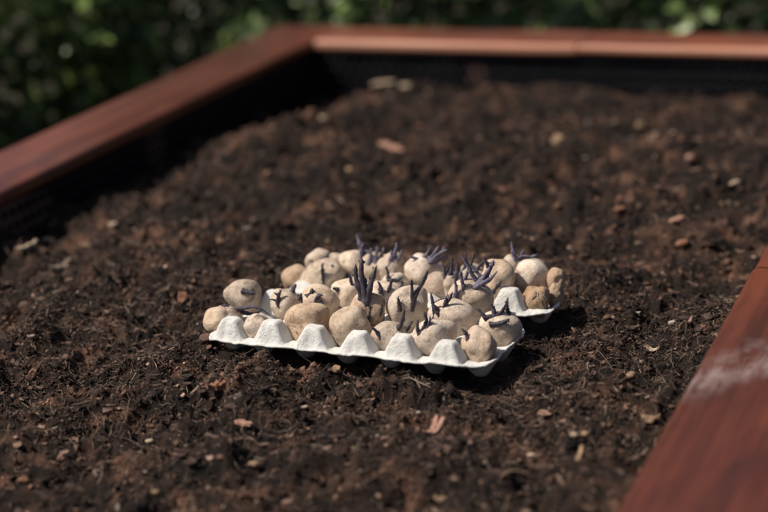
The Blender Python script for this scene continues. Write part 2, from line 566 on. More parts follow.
def build_flakes():
    x, y = scatter(2400, 3200)
    n = len(x)
    k = 6
    L = np.clip(np.exp(rng.normal(math.log(0.0033), 0.45, n)), 0.002, 0.0100)
    W = L * rng.uniform(0.22, 0.75, n)
    th = L * rng.uniform(0.07, 0.2, n)
    an = np.arange(k) * 2 * math.pi / k
    rr = 1 + rng.normal(0, 0.2, (n, k))
    px = np.cos(an)[None] * rr * L[:, None]; py = np.sin(an)[None] * rr * W[:, None]
    bend = rng.normal(0, 0.25, n)[:, None] * px * px / L[:, None]
    top = np.stack([px, py, th[:, None] + bend], -1); bot = np.stack([px, py, -th[:, None] + bend], -1)
    loc = np.concatenate([top, bot], 1)
    yaw = rng.uniform(0, 6.283, n); tx = rng.normal(0, 0.35, n)
    cy, sy = np.cos(yaw), np.sin(yaw); ct, st = np.cos(tx), np.sin(tx)
    a = loc.copy()
    a[:, :, 1] = loc[:, :, 1] * ct[:, None] - loc[:, :, 2] * st[:, None]
    a[:, :, 2] = loc[:, :, 1] * st[:, None] + loc[:, :, 2] * ct[:, None]
    b = a.copy()
    b[:, :, 0] = a[:, :, 0] * cy[:, None] - a[:, :, 1] * sy[:, None]
    b[:, :, 1] = a[:, :, 0] * sy[:, None] + a[:, :, 1] * cy[:, None]
    v = b + np.stack([x, y, soil_h(x, y) + 0.0018], -1)[:, None, :]
    base = (np.arange(n) * 12)[:, None, None]
    sides = np.array([(i, i + 6, (i + 1) % 6 + 6, (i + 1) % 6) for i in range(6)])[None] + base
    caps = np.array([(0, 1, 2, 3, 4, 5), (11, 10, 9, 8, 7, 6)])[None] + base
    col = palette(n, [(0.055, 0.035, 0.027), (0.105, 0.063, 0.046), (0.17, 0.105, 0.077), (0.27, 0.185, 0.14), (0.42, 0.34, 0.28)], [0.44, 0.36, 0.14, 0.045, 0.015])
    tag(obj('bark_flakes', np_mesh('bark_flakes', v.reshape(-1, 3), [sides.reshape(-1, 4), caps.reshape(-1, 6)], np.repeat(col, 12, 0), smooth=False), M_chip),
        'tiny brown bark flakes mixed through the compost', 'flakes', kind='stuff')
build_flakes()

# ------------------------------------------------------------------ raised bed
def board_mesh(name, lx, ly, lz, r=0.006, seed=0, wave=0.0012):
    """board with rounded long edges, long axis along Y, centred; slight waviness"""
    prof = []
    hx, hz = lx / 2, lz / 2
    for cx, cz, a0 in ((hx - r, hz - r, 0), (-hx + r, hz - r, 90), (-hx + r, -hz + r, 180), (hx - r, -hz + r, 270)):
        for i in range(5):
            a = math.radians(a0 + i * 22.5)
            prof.append((cx + r * math.cos(a), cz + r * math.sin(a)))
    # extra points across the top so that it can cup
    k = len(prof)
    n = max(3, int(ly / 0.03))
    ysv = np.linspace(-ly / 2, ly / 2, n)
    V = []
    for yv in ysv:
        for (px, pz) in prof:
            d = wave * (vnoise(np.array([px * 3 + seed]), np.array([yv]), 0.16, 40)[0])
            V.append((px + d, yv, pz + d * 0.7))
    F = []
    for i in range(n - 1):
        for j in range(k):
            F.append((i * k + j, i * k + (j + 1) % k, (i + 1) * k + (j + 1) % k, (i + 1) * k + j))
    e0 = np.array([list(range(k))]); e1 = np.array([[(n - 1) * k + j for j in range(k)][::-1]])
    me = np_mesh(name, V, [np.array(F)[:, ::-1], np.concatenate([e0, e1])], smooth=True)
    me.set_sharp_from_angle(angle=math.radians(40))
    return me

def plank(name, x0, x1, y0, y1, z0, z1, mat, parent, r=0.006, seed=0):
    """a board between two corners; its grain (local Y) follows the longer side"""
    lx, ly, lz = x1 - x0, y1 - y0, z1 - z0
    rot = lx > ly
    if rot:
        lx, ly = ly, lx
    o = obj(name, board_mesh(name, lx, ly, lz, r, seed), mat, parent, ((x0 + x1) / 2, (y0 + y1) / 2, (z0 + z1) / 2))
    if rot:
        o.rotation_euler.z = math.radians(90)
    return o

bed = empty('raised_bed', (0, 0, 0))
tag(bed, 'reddish brown stained timber raised bed full of dark compost', 'raised bed')
M_b1 = mat_board('stained_board', 1.1, None, (1.0, 0.92, 0.86))
M_b2 = mat_board('stained_board_lit_edge', 1.7, None, (1.0, 1.05, 1.0), lit_edge=W_CAP / 2)
M_b3 = mat_board('stained_board_smeared', 0.95, (-0.05, 0.42, -1.0, 0.085), (1.0, 0.85, 0.78))
z0, z1 = Z_CAP - T_CAP, Z_CAP
xl0, xl1 = X_L - 0.142, X_L
xr0, xr1 = X_R, X_R + W_CAP
yb0, yb1 = Y_B, Y_B + W_CAP
YN = Y_F - W_CAP
lb = plank('cap_board', xl0, xl1, YN, yb1 + 0.012, z0, z1, M_b1, bed, 0.007, 1)
lb['label'] = 'long left cap board in dull reddish brown stain'
# far side: two lengths, butted
xj = -0.872
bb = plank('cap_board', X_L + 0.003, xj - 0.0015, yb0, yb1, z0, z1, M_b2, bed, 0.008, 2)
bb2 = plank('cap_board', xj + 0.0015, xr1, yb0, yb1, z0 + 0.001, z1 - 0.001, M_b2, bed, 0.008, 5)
# near side
plank('cap_board', X_L + 0.003, xr0 - 0.003, YN, Y_F, z0, z1, M_b1, bed, 0.007, 8)
# right side: two lengths, butted
yj = 1.995
rb = plank('cap_board', xr0, xr1, YN, yj - 0.001, z0, z1, M_b3, bed, 0.009, 3)
rb['label'] = 'near right cap board with a whitish smear across it'
plank('cap_board', xr0 + 0.002, xr1, yj + 0.001, yb0 - 0.003, z0, z1 + 0.001, M_b1, bed, 0.009, 4)
# walls: stacked planks under the caps, black dimpled liner on the inside
wi = 0.012
wt = 0.028
def wall(x0, x1, y0, y1):
    hgt = (z0 - GROUND) / 3
    for i in range(3):
        plank('wall_plank', x0, x1, y0, y1, GROUND + i * hgt + 0.001, GROUND + (i + 1) * hgt - 0.001, M_wall, bed, 0.004, i)
wall(X_L - wi - wt, X_L - wi, Y_F - wi, Y_B + wi)
wall(X_R + wi, X_R + wi + wt, Y_F - wi, Y_B + wi)
wall(X_L - wi - wt, X_R + wi + wt, Y_B + wi + 0.002, Y_B + wi + wt)
wall(X_L - wi - wt, X_R + wi + wt, Y_F - wi - wt, Y_F - wi - 0.002)

def liner(length, z_lo, z_hi):
    """dimpled membrane in the local XZ plane, dimples towards -Y"""
    p = 0.021
    sub = 7
    nx = int(length / p * sub); nz = int((z_hi - z_lo) / p * sub)
    X, Z = np.meshgrid(np.linspace(0, length, nx + 1), np.linspace(z_lo, z_hi, nz + 1), indexing='ij')
    row = np.floor((Z - z_lo) / p)
    fx = ((X + 0.5 * p * (row % 2)) / p) % 1 - 0.5
    fz = ((Z - z_lo) / p) % 1 - 0.5
    d = np.hypot(fx, fz)
    Y = -0.0060 * (1 - sstep(0.14, 0.36, d)) + 0.004 * vnoise(X, Z, 0.22, 50) + 0.0025 * vnoise(X, Z, 0.06, 51)
    v = np.stack([X, Y, Z], -1).reshape(-1, 3)
    idx = np.arange((nx + 1) * (nz + 1)).reshape(nx + 1, nz + 1)
    f = np.stack([idx[:-1, :-1], idx[1:, :-1], idx[1:, 1:], idx[:-1, 1:]], -1).reshape(-1, 4)
    return np_mesh('dimpled_liner', v, f)
ln = obj('dimpled_liner', liner(X_R - X_L + 0.018, -0.08, z0 - 0.001), M_liner, bed, (X_L - 0.009, Y_B + wi - 0.003, 0))
ln['label'] = 'black dimpled plastic liner behind the soil at the far end'
l2 = obj('dimpled_liner', liner(Y_B - Y_F + 0.018, -0.06, z0 - 0.001), M_liner, bed, (X_L - wi + 0.003, Y_F - 0.008, 0))
l2.rotation_euler.z = math.radians(90)
# the rotated sheet's dimples point to +X, into the bed

# ------------------------------------------------------------------ hedges
def build_hedge(name, label, x0, x1, y0, y1, face, n, seed, light, z_hi=1.05):
    """box-shaped clipped hedge; face = outward direction of the visible side"""
    r = np.random.default_rng(seed)
    root = tag(empty(name, ((x0 + x1) / 2, (y0 + y1) / 2, GROUND)), label, 'hedge', 'hedges round the bed')
    base = np.array([(x0 + x1) / 2, (y0 + y1) / 2, GROUND])
    z_lo = GROUND + 0.03
    fx, fy = face
    along = (x1 - x0) if fy else (y1 - y0)
    depth = (y1 - y0) if fy else (x1 - x0)
    s = r.uniform(0, along, n)
    zz = r.uniform(z_lo, z_hi, n)
    din = np.abs(r.normal(0, 0.11, n))                 # distance in from the face
    topm = r.uniform(0, 1, n) < 0.12
    zz = np.where(topm, z_hi - np.abs(r.normal(0, 0.06, n)), zz)
    din = np.where(topm, r.uniform(0, depth, n), din)
    bulge = 0.075 * vnoise(s, zz, 0.34, seed) + 0.055 * vnoise(s, zz, 0.13, seed + 1) + 0.05 * vnoise(s, zz, 0.075, seed + 2)
    din = din - bulge
    if fy:
        px = x0 + s; py = (y0 + din) if fy < 0 else (y1 - din)
    else:
        py = y0 + s; px = (x1 - din) if fx > 0 else (x0 + din)
    # leaf: folded blade of 7 points
    blade = np.array([(0, 0, 0), (0.30, 0.28, 0.07), (0.34, 0, 0), (0.30, -0.28, 0.07), (0.70, 0.22, 0.02), (0.74, 0, -0.05), (0.70, -0.22, 0.02), (1.0, 0, -0.14)])
    fl = np.array([(0, 2, 1), (0, 3, 2), (1, 2, 4), (2, 5, 4), (2, 3, 5), (3, 6, 5), (4, 5, 7), (5, 6, 7)])
    L = np.clip(np.exp(r.normal(math.log(0.042), 0.25, n)), 0.024, 0.07)
    nor = np.stack([fx + r.normal(0, 0.55, n), fy + r.normal(0, 0.55, n), 0.7 + r.normal(0, 0.5, n)], -1)
    nor /= np.linalg.norm(nor, axis=1, keepdims=True)
    tdir = np.stack([r.normal(0, 1, n), r.normal(0, 1, n), r.normal(-0.3, 0.8, n)], -1)
    tdir -= nor * (tdir * nor).sum(1, keepdims=True)
    tdir /= np.linalg.norm(tdir, axis=1, keepdims=True)
    bdir = np.cross(nor, tdir)
    loc = (blade[None, :, 0, None] * tdir[:, None] + blade[None, :, 1, None] * bdir[:, None] + blade[None, :, 2, None] * nor[:, None]) * L[:, None, None]
    v = loc + (np.stack([px, py, zz], -1) - base)[:, None, :]
    f = fl[None] + (np.arange(n) * 8)[:, None, None]
    cols = np.array([(0.036, 0.056, 0.022), (0.082, 0.125, 0.040), (0.130, 0.195, 0.060), (0.20, 0.275, 0.080)])
    c = cols[r.choice(4, n, p=light)] * np.exp(r.normal(0, 0.22, (n, 1)))
    fo = obj('foliage', np_mesh('foliage', v.reshape(-1, 3), f.reshape(-1, 3), np.repeat(c, 8, 0), smooth=True), M_leaf, root)
    fo['kind'] = 'stuff'
    # woody stems inside
    for i in range(int(along / 0.32)):
        sx = (i + 0.5) * 0.32 + r.uniform(-0.08, 0.08)
        q = (sx - along / 2, r.uniform(-0.05, 0.05)) if fy else (r.uniform(-0.05, 0.05), sx - along / 2)
        V, F = [], []
        def tube(p0, p1, r0, r1, seg=5, side=6):
            b = len(V)
            p0, p1 = np.array(p0), np.array(p1)
            wob = r.normal(0, 0.02, (seg + 1, 2))
            for a in range(seg + 1):
                t = a / seg
                c0 = p0 * (1 - t) + p1 * t
                rad = r0 * (1 - t) + r1 * t
                for k in range(side):
                    an = 2 * math.pi * k / side
                    V.append((c0[0] + wob[a, 0] * (a > 0) + rad * math.cos(an), c0[1] + wob[a, 1] * (a > 0) + rad * math.sin(an), c0[2]))
            for a in range(seg):
                for k in range(side):
                    F.append((b + a * side + k, b + a * side + (k + 1) % side, b + (a + 1) * side + (k + 1) % side, b + (a + 1) * side + k))
        tube((q[0], q[1], -0.02), (q[0] + r.uniform(-.1, .1), q[1], z_hi - GROUND - 0.12), 0.016, 0.006)
        for j in range(int((z_hi - GROUND - 0.35) / 0.16) + 1):
            zb = 0.12 + j * 0.16
            an = r.uniform(0, 6.283)
            tube((q[0], q[1], zb), (q[0] + 0.22 * math.cos(an), q[1] + 0.22 * math.sin(an), zb + 0.16), 0.007, 0.002, 3, 5)
        obj('stem', np_mesh('stem', V, np.array(F)), M_twig, root)
    return root

build_hedge('hedge', 'dark green leafy hedge running behind the far board', -2.35, 0.75, 3.80, 4.45, (0, -1), 25000, 61, [0.30, 0.28, 0.25, 0.17])
build_hedge('hedge', 'shaded dark hedge along the left side of the bed', -2.75, -2.05, 1.6, 3.78, (1, 0), 12000, 71, [0.38, 0.30, 0.21, 0.11], 0.22)

# ------------------------------------------------------------------ egg trays
def tray_mesh(seed, rows, TW, TD, tall, u0):
    step = 0.0019
    us = np.linspace(0, TW, int(TW / step) + 1); vs = np.linspace(0, TD, int(TD / step) + 1)
    U, V = np.meshgrid(us, vs, indexing='ij')
    p = 0.0535
    v0 = 0.0205
    pv = (TD - 2 * v0) / rows
    Z = np.zeros_like(U)
    def pn(a, b, k): return (np.abs(a) ** k + np.abs(b) ** k) ** (1 / k)
    # cups
    for i in range(-1, 6):
        for j in range(rows):
            cu = u0 + (i + 0.5) * p; cv = v0 + (j + 0.5) * pv
            if i == -1: cu += 0.012
            d = pn(U - cu, (V - cv) * p / pv, 2.6)
            Z = np.minimum(Z, (-0.022 if i == 5 else -0.025) * (1 - sstep(0.004, 0.0245, d)))
    # towers
    for i in range(6):
        for j in range(rows + 1):
            cu = u0 + i * p; cv = v0 + j * pv
            d = pn((U - cu), (V - cv + 0.002) * 1.18, 6.5)
            t = np.clip((0.0205 - d) / 0.0118, 0, 1)
            Z = np.maximum(Z, (0.0222 + 0.0015 * math.sin(i * 2.3 + seed) if (i, j) in tall else 0.0085) * t + Z * (t == 0))
    # fade cups to a flat rim at the outer border
    edge = np.minimum(np.minimum(U, TW - U), np.minimum(V, TD - V))
    rim = 1 - sstep(0.002, 0.007, edge)
    Z = Z * (1 - rim)
    Z += 0.0014 * vnoise(U, V, 0.05, seed) + 0.0007 * vnoise(U, V, 0.011, seed + 1) + 0.0004 * vnoise(U, V, 0.004, seed + 5)
    Z += 0.0035 * vnoise(U, V * 0 + 1.0, 0.16, seed + 2) * rim
    # ragged outline and rounded corners
    jag = 0.0011 * vnoise(U, V, 0.006, seed + 3) + 0.0014 * vnoise(U, V, 0.03, seed + 4)
    cu_, cv_ = TW / 2, TD / 2
    w = sstep(0.02, 0.0, edge)
    U2 = U + np.where(np.minimum(U, TW - U) < np.minimum(V, TD - V), jag * w, 0)
    V2 = V + np.where(np.minimum(U, TW - U) < np.minimum(V, TD - V), 0, jag * w)
    rc = np.where(U2 > cu_, 0.032, 0.016)
    du = np.maximum(np.abs(U2 - cu_) - (cu_ - rc), 0); dv = np.maximum(np.abs(V2 - cv_) - (cv_ - rc), 0)
    dd = np.hypot(du, dv)
    mx = np.maximum(du, dv)
    k = np.where(dd > 1e-9, mx / np.maximum(dd, 1e-9), 1)
    U2 = np.where(du > 0, cu_ + np.sign(U2 - cu_) * (cu_ - rc + du * k), U2)
    V2 = np.where(dv > 0, cv_ + np.sign(V2 - cv_) * (cv_ - rc + dv * k), V2)
    nx, ny = U.shape
    top = np.stack([U2, V2, Z], -1).reshape(-1, 3)
    bot = top.copy(); bot[:, 2] -= 0.0022
    N = nx * ny
    idx = np.arange(N).reshape(nx, ny)
    q = np.stack([idx[:-1, :-1], idx[1:, :-1], idx[1:, 1:], idx[:-1, 1:]], -1).reshape(-1, 4)
    loop = np.concatenate([idx[:, 0], idx[-1, 1:], idx[-2::-1, -1], idx[0, -2:0:-1]])
    nxt = np.roll(loop, -1)
    side = np.stack([loop, loop + N, nxt + N, nxt], -1)
    return np_mesh('egg_tray', np.concatenate([top, bot]), [q, q[:, ::-1] + N, side])

Z_RIM = 0.035
TALL = [{(i, 0) for i in range(6)} | {(0, 2)}, {(5, 0), (0, 1)}]     # peaks that still stand; the others are pressed down by the load
for k, lab in enumerate(('nearer white pulp egg tray with six peaks along its front rim', 'further white pulp egg tray set slightly to the right behind the other')):
    (ox, oy), a = TRAYS[k]
    t = obj('egg_tray', tray_mesh(80 + 10 * k, 2 - k, TW[k], TD[k], TALL[k], (0.0275, 0.0185)[k]), M_tray, loc=(ox, oy, Z_RIM))
    t.rotation_euler.z = math.radians(a)
    tag(t, lab, 'egg tray', 'egg trays')

# ------------------------------------------------------------------ potatoes
# centre x, y, z, half width, half height (metres), lean in degrees
POTATOES = {
    'A1': (-0.8972, 1.7803, 0.0442, 0.0214, 0.0155, 8),
    'A2': (-0.8461, 1.7628, 0.0455, 0.0158, 0.0129, 5),
    'A3': (-0.7853, 1.7706, 0.0528, 0.0250, 0.0221, 20),
    'A4': (-0.7332, 1.7660, 0.0523, 0.0224, 0.0224, 0),
    'A5': (-0.6850, 1.7618, 0.0445, 0.0205, 0.0177, 10),
    'A6': (-0.6305, 1.7570, 0.0504, 0.0248, 0.0203, 25),
    'A7': (-0.5783, 1.7524, 0.0457, 0.0195, 0.0206, 0),
    'B1': (-0.8948, 1.8353, 0.0562, 0.0219, 0.0181, -5),
    'B2': (-0.8384, 1.8304, 0.0493, 0.0173, 0.0186, 40),
    'B3': (-0.7925, 1.8264, 0.0600, 0.0221, 0.0178, -10),
    'B4': (-0.7252, 1.8075, 0.0602, 0.0204, 0.0192, 0),
    'B5': (-0.6826, 1.8168, 0.0636, 0.0245, 0.0216, 15),
    'B6': (-0.6277, 1.8120, 0.0561, 0.0273, 0.0196, -20),
    'B7': (-0.5716, 1.8071, 0.0490, 0.0252, 0.0199, 15),
    'C1': (-0.8774, 1.9491, 0.0421, 0.0180, 0.0152, 15),
    'C2': (-0.8407, 1.9466, 0.0453, 0.0275, 0.0206, 15),
    'C3': (-0.7815, 1.8776, 0.0512, 0.0198, 0.0165, -10),
    'C4': (-0.7320, 1.8733, 0.0511, 0.0196, 0.0183, 0),
    'C5': (-0.7416, 1.9396, 0.0425, 0.0175, 0.0162, 0),
    'C6': (-0.6230, 1.8638, 0.0618, 0.0249, 0.0224, -15),
    'D1': (-0.8595, 1.9840, 0.0545, 0.0183, 0.0141, 15),
    'D2': (-0.8297, 1.9819, 0.0452, 0.0210, 0.0210, 0),
    'D3': (-0.8099, 1.9805, 0.0547, 0.0182, 0.0168, 0),
    'D4': (-0.7843, 1.9787, 0.0504, 0.0223, 0.0195, 0),
    'D5': (-0.7612, 1.9771, 0.0536, 0.0180, 0.0194, 0),
    'D6': (-0.7175, 1.9740, 0.0509, 0.0247, 0.0206, -10),
    'D7': (-0.6880, 1.9359, 0.0473, 0.0175, 0.0162, 0),
    'D8': (-0.6548, 1.9696, 0.0512, 0.0190, 0.0149, 0),
    'D9': (-0.6672, 1.9344, 0.0517, 0.0147, 0.0134, 0),
    'E1': (-0.6112, 1.9305, 0.0616, 0.0207, 0.0238, 0),
    'E2': (-0.6020, 1.9659, 0.0683, 0.0130, 0.0142, 0),
    'E3': (-0.5790, 1.9643, 0.0584, 0.0215, 0.0215, 20),
    'E4': (-0.5634, 1.9272, 0.0412, 0.0170, 0.0170, 0),
    'E5': (-0.5498, 1.9623, 0.0554, 0.0110, 0.0147, -10),
    'E6': (-0.5456, 1.9500, 0.0411, 0.0098, 0.0146, 0),
}
SPROUTS = [
    ('B1', (-0.8852, 1.8226, 0.0637), (-0.8719, 1.8212, 0.0624), 0.0030, 0),
    ('A1', (-0.8832, 1.7890, 0.0539), (-0.8541, 1.7981, 0.0504), 0.0026, 0.12),
    ('A1', (-0.8806, 1.7851, 0.0528), (-0.8413, 1.7908, 0.0497), 0.0023, -0.15),
    ('A1', (-0.8946, 1.7806, 0.0594), (-0.8890, 1.7826, 0.0604), 0.0020, 0),
    ('B2', (-0.8411, 1.8149, 0.0551), (-0.8443, 1.8119, 0.0696), 0.0021, 0.2),
    ('B2', (-0.8387, 1.8152, 0.0564), (-0.8350, 1.8146, 0.0731), 0.0023, -0.2),
    ('B2', (-0.8423, 1.8147, 0.0539), (-0.8491, 1.8099, 0.0612), 0.0019, 0.2),
    ('B2', (-0.8224, 1.8320, 0.0559), (-0.8189, 1.8337, 0.0631), 0.0023, 0),
    ('B2', (-0.8315, 1.8373, 0.0647), (-0.8284, 1.8404, 0.0715), 0.0029, 0),
    ('D1', (-0.8516, 1.9744, 0.0605), (-0.8406, 1.9751, 0.0689), 0.0025, 0.2),
    ('C2', (-0.8332, 1.9289, 0.0396), (-0.8308, 1.9271, 0.0705), 0.0028, 0.03),
    ('C2', (-0.8246, 1.9403, 0.0585), (-0.8230, 1.9405, 0.0651), 0.0021, 0),
    ('B3', (-0.8009, 1.8124, 0.0698), (-0.7959, 1.8134, 0.0772), 0.0029, 0.2),
    ('B3', (-0.7893, 1.8103, 0.0651), (-0.7828, 1.8107, 0.0715), 0.0026, -0.2),
    ('B3', (-0.7849, 1.8110, 0.0603), (-0.7802, 1.8078, 0.0554), 0.0023, 0),
    ('B3', (-0.7915, 1.8093, 0.0629), (-0.7868, 1.8061, 0.0580), 0.0021, 0),
    ('C3', (-0.7908, 1.8644, 0.0436), (-0.7816, 1.8628, 0.0371), 0.0027, 0.1),
    ('C3', (-0.7873, 1.8641, 0.0600), (-0.7913, 1.8611, 0.0619), 0.0024, 0),
    ('B4', (-0.7254, 1.7935, 0.0727), (-0.7287, 1.8012, 0.1210), 0.0043, 0.01),
    ('B4', (-0.7306, 1.7946, 0.0733), (-0.7368, 1.8004, 0.1135), 0.0040, 0.03),
    ('B4', (-0.7211, 1.7952, 0.0736), (-0.7124, 1.8055, 0.1122), 0.0037, -0.03),
    ('B4', (-0.7272, 1.7953, 0.0745), (-0.7243, 1.8010, 0.0983), 0.0034, 0.0),
    ('B4', (-0.7204, 1.7905, 0.0538), (-0.7170, 1.7904, 0.0710), 0.0026, 0.05),
    ('B4', (-0.7113, 1.7954, 0.0552), (-0.7048, 1.7965, 0.0698), 0.0020, 0.15),
    ('D3', (-0.7944, 1.9791, 0.0625), (-0.8069, 1.9809, 0.0929), 0.0034, 0.06),
    ('D3', (-0.7955, 1.9786, 0.0639), (-0.8029, 1.9792, 0.0804), 0.0025, -0.1),
    ('D4', (-0.7853, 1.9658, 0.0646), (-0.7832, 1.9695, 0.0794), 0.0025, 0.1),
    ('D4', (-0.7774, 1.9692, 0.0653), (-0.7758, 1.9729, 0.0814), 0.0028, 0),
    ('D4', (-0.7808, 1.9678, 0.0655), (-0.7891, 1.9665, 0.0772), 0.0022, 0.1),
    ('D5', (-0.7566, 1.9667, 0.0673), (-0.7498, 1.9727, 0.0868), 0.0031, 0.06),
    ('D5', (-0.7533, 1.9683, 0.0670), (-0.7495, 1.9727, 0.0829), 0.0024, -0.1),
    ('D5', (-0.7583, 1.9636, 0.0643), (-0.7561, 1.9670, 0.0791), 0.0024, 0.1),
    ('C5', (-0.7423, 1.9292, 0.0545), (-0.7280, 1.9302, 0.0589), 0.0027, 0.15),
    ('C5', (-0.7340, 1.9260, 0.0421), (-0.7281, 1.9261, 0.0553), 0.0024, 0.1),
    ('C4', (-0.7309, 1.8584, 0.0607), (-0.7318, 1.8561, 0.0763), 0.0029, 0.1),
    ('D6', (-0.7082, 1.9655, 0.0668), (-0.6896, 1.9750, 0.0845), 0.0028, 0.1),
    ('D6', (-0.7048, 1.9665, 0.0654), (-0.6851, 1.9695, 0.0826), 0.0026, -0.1),
    ('D6', (-0.7112, 1.9668, 0.0688), (-0.6974, 1.9749, 0.0853), 0.0024, 0.1),
    ('D6', (-0.7220, 1.9645, 0.0688), (-0.7323, 1.9608, 0.0739), 0.0021, 0.1),
    ('B5', (-0.6708, 1.8005, 0.0693), (-0.6689, 1.7969, 0.1019), 0.0027, 0.04),
    ('B5', (-0.6684, 1.8024, 0.0701), (-0.6498, 1.8030, 0.1108), 0.0030, -0.05),
    ('B5', (-0.6843, 1.7959, 0.0676), (-0.6848, 1.7943, 0.0801), 0.0025, 0.05),
    ('A5', (-0.6749, 1.7555, 0.0574), (-0.6635, 1.7575, 0.0811), 0.0028, 0.15),
    ('A5', (-0.6918, 1.7462, 0.0512), (-0.6981, 1.7420, 0.0627), 0.0023, 0.1),
    ('A5', (-0.6679, 1.7709, 0.0520), (-0.6617, 1.7749, 0.0606), 0.0025, 0.1),
    ('A6', (-0.6393, 1.7417, 0.0626), (-0.6343, 1.7427, 0.0742), 0.0025, 0.1),
    ('A6', (-0.6416, 1.7415, 0.0613), (-0.6419, 1.7410, 0.0755), 0.0022, -0.1),
    ('A6', (-0.6359, 1.7421, 0.0638), (-0.6284, 1.7433, 0.0790), 0.0020, 0.1),
    ('B6', (-0.6384, 1.7933, 0.0624), (-0.6425, 1.7903, 0.0774), 0.0028, 0.1),
    ('B6', (-0.6435, 1.7938, 0.0596), (-0.6451, 1.7928, 0.0897), 0.0023, 0.05),
    ('B6', (-0.6345, 1.7967, 0.0686), (-0.6294, 1.8013, 0.0830), 0.0022, 0.1),
    ('B6', (-0.6358, 1.7928, 0.0615), (-0.6402, 1.7896, 0.0718), 0.0022, 0),
    ('B7', (-0.5708, 1.7905, 0.0593), (-0.5538, 1.7911, 0.0655), 0.0030, 0.1),
    ('B7', (-0.5813, 1.7973, 0.0653), (-0.5623, 1.8061, 0.0768), 0.0028, 0.2),
    ('B7', (-0.5761, 1.7995, 0.0673), (-0.5796, 1.8007, 0.0785), 0.0025, 0.2),
    ('B7', (-0.5600, 1.8100, 0.0662), (-0.5616, 1.8135, 0.0827), 0.0025, -0.15),
    ('A7', (-0.5883, 1.7427, 0.0594), (-0.5937, 1.7426, 0.0684), 0.0024, 0.1),
    ('C6', (-0.6335, 1.8432, 0.0638), (-0.6331, 1.8423, 0.0885), 0.0029, 0.03),
    ('C6', (-0.6420, 1.8488, 0.0580), (-0.6457, 1.8501, 0.0684), 0.0026, 0),
    ('C6', (-0.6114, 1.8649, 0.0812), (-0.6297, 1.8587, 0.1150), 0.0029, -0.06),
    ('C6', (-0.6115, 1.8618, 0.0810), (-0.5935, 1.8675, 0.1072), 0.0033, 0.06),
    ('C6', (-0.6115, 1.8549, 0.0783), (-0.5869, 1.8583, 0.0970), 0.0029, 0.05),
    ('C6', (-0.6135, 1.8738, 0.0808), (-0.6251, 1.8736, 0.0960), 0.0023, 0.1),
    ('C6', (-0.6293, 1.8574, 0.0825), (-0.6233, 1.8644, 0.1026), 0.0023, 0.1),
    ('D9', (-0.6707, 1.9285, 0.0632), (-0.6679, 1.9348, 0.0868), 0.0025, 0.1),
    ('D9', (-0.6653, 1.9275, 0.0626), (-0.6575, 1.9322, 0.0730), 0.0021, 0.1),
    ('D8', (-0.6641, 1.9575, 0.0582), (-0.6600, 1.9642, 0.0833), 0.0024, 0.1),
    ('D8', (-0.6667, 1.9574, 0.0555), (-0.6706, 1.9594, 0.0714), 0.0020, 0.1),
    ('E1', (-0.6078, 1.9106, 0.0568), (-0.5999, 1.9115, 0.0670), 0.0029, 0),
    ('E2', (-0.5993, 1.9605, 0.0801), (-0.6025, 1.9631, 0.0993), 0.0030, 0.05),
    ('E2', (-0.5944, 1.9643, 0.0792), (-0.5724, 1.9717, 0.0833), 0.0021, 0.08),
    ('E2', (-0.5958, 1.9647, 0.0802), (-0.5880, 1.9694, 0.0894), 0.0020, 0.1),
    ('E2', (-0.5958, 1.9612, 0.0788), (-0.5806, 1.9660, 0.0820), 0.0019, -0.1),
    ('E3', (-0.5580, 1.9667, 0.0546), (-0.5594, 1.9626, 0.0482), 0.0026, 0),
    ('D2', (-0.8142, 1.9686, 0.0437), (-0.8083, 1.9623, 0.0341), 0.0021, 0.1),
    ('D5', (-0.7506, 1.9674, 0.0636), (-0.7436, 1.9724, 0.0782), 0.0024, 0.05),
    ('D6', (-0.7033, 1.9695, 0.0659), (-0.6844, 1.9769, 0.0738), 0.0023, 0.05),
    ('D6', (-0.7157, 1.9687, 0.0705), (-0.7079, 1.9744, 0.0835), 0.0022, 0.05),
    ('D9', (-0.6620, 1.9289, 0.0624), (-0.6613, 1.9334, 0.0838), 0.0024, 0.05),
    ('D9', (-0.6726, 1.9264, 0.0613), (-0.6763, 1.9285, 0.0781), 0.0021, -0.05),
    ('D8', (-0.6563, 1.9616, 0.0637), (-0.6497, 1.9678, 0.0827), 0.0023, 0.05),
    ('D8', (-0.6480, 1.9631, 0.0625), (-0.6353, 1.9697, 0.0753), 0.0022, 0.05),
    ('C6', (-0.6072, 1.8632, 0.0784), (-0.5976, 1.8667, 0.0975), 0.0025, 0.04),
    ('C6', (-0.6264, 1.8490, 0.0780), (-0.6282, 1.8469, 0.0993), 0.0024, 0.03),
    ('D7', (-0.6790, 1.9306, 0.0594), (-0.6712, 1.9364, 0.0747), 0.0024, 0.05),
    ('C5', (-0.7473, 1.9286, 0.0531), (-0.7499, 1.9311, 0.0702), 0.0024, 0.05),
    ('C4', (-0.7228, 1.8638, 0.0631), (-0.7170, 1.8642, 0.0784), 0.0023, 0.05),
    ('D3', (-0.8002, 1.9739, 0.0663), (-0.7969, 1.9782, 0.0824), 0.0025, 0.03),
    ('D4', (-0.7736, 1.9732, 0.0656), (-0.7691, 1.9776, 0.0790), 0.0023, 0.05),
    ('C3', (-0.7710, 1.8714, 0.0625), (-0.7721, 1.8698, 0.0780), 0.0024, 0.03),
    ('B6', (-0.6318, 1.7996, 0.0714), (-0.6235, 1.8055, 0.0868), 0.0023, 0.03),
    ('A6', (-0.6333, 1.7450, 0.0665), (-0.6353, 1.7432, 0.0833), 0.0023, 0.03),
    ('E1', (-0.6169, 1.9178, 0.0774), (-0.6228, 1.9189, 0.0942), 0.0025, 0.03),
    ('B7', (-0.5844, 1.7959, 0.0633), (-0.5930, 1.7946, 0.0737), 0.0023, 0.05),
]
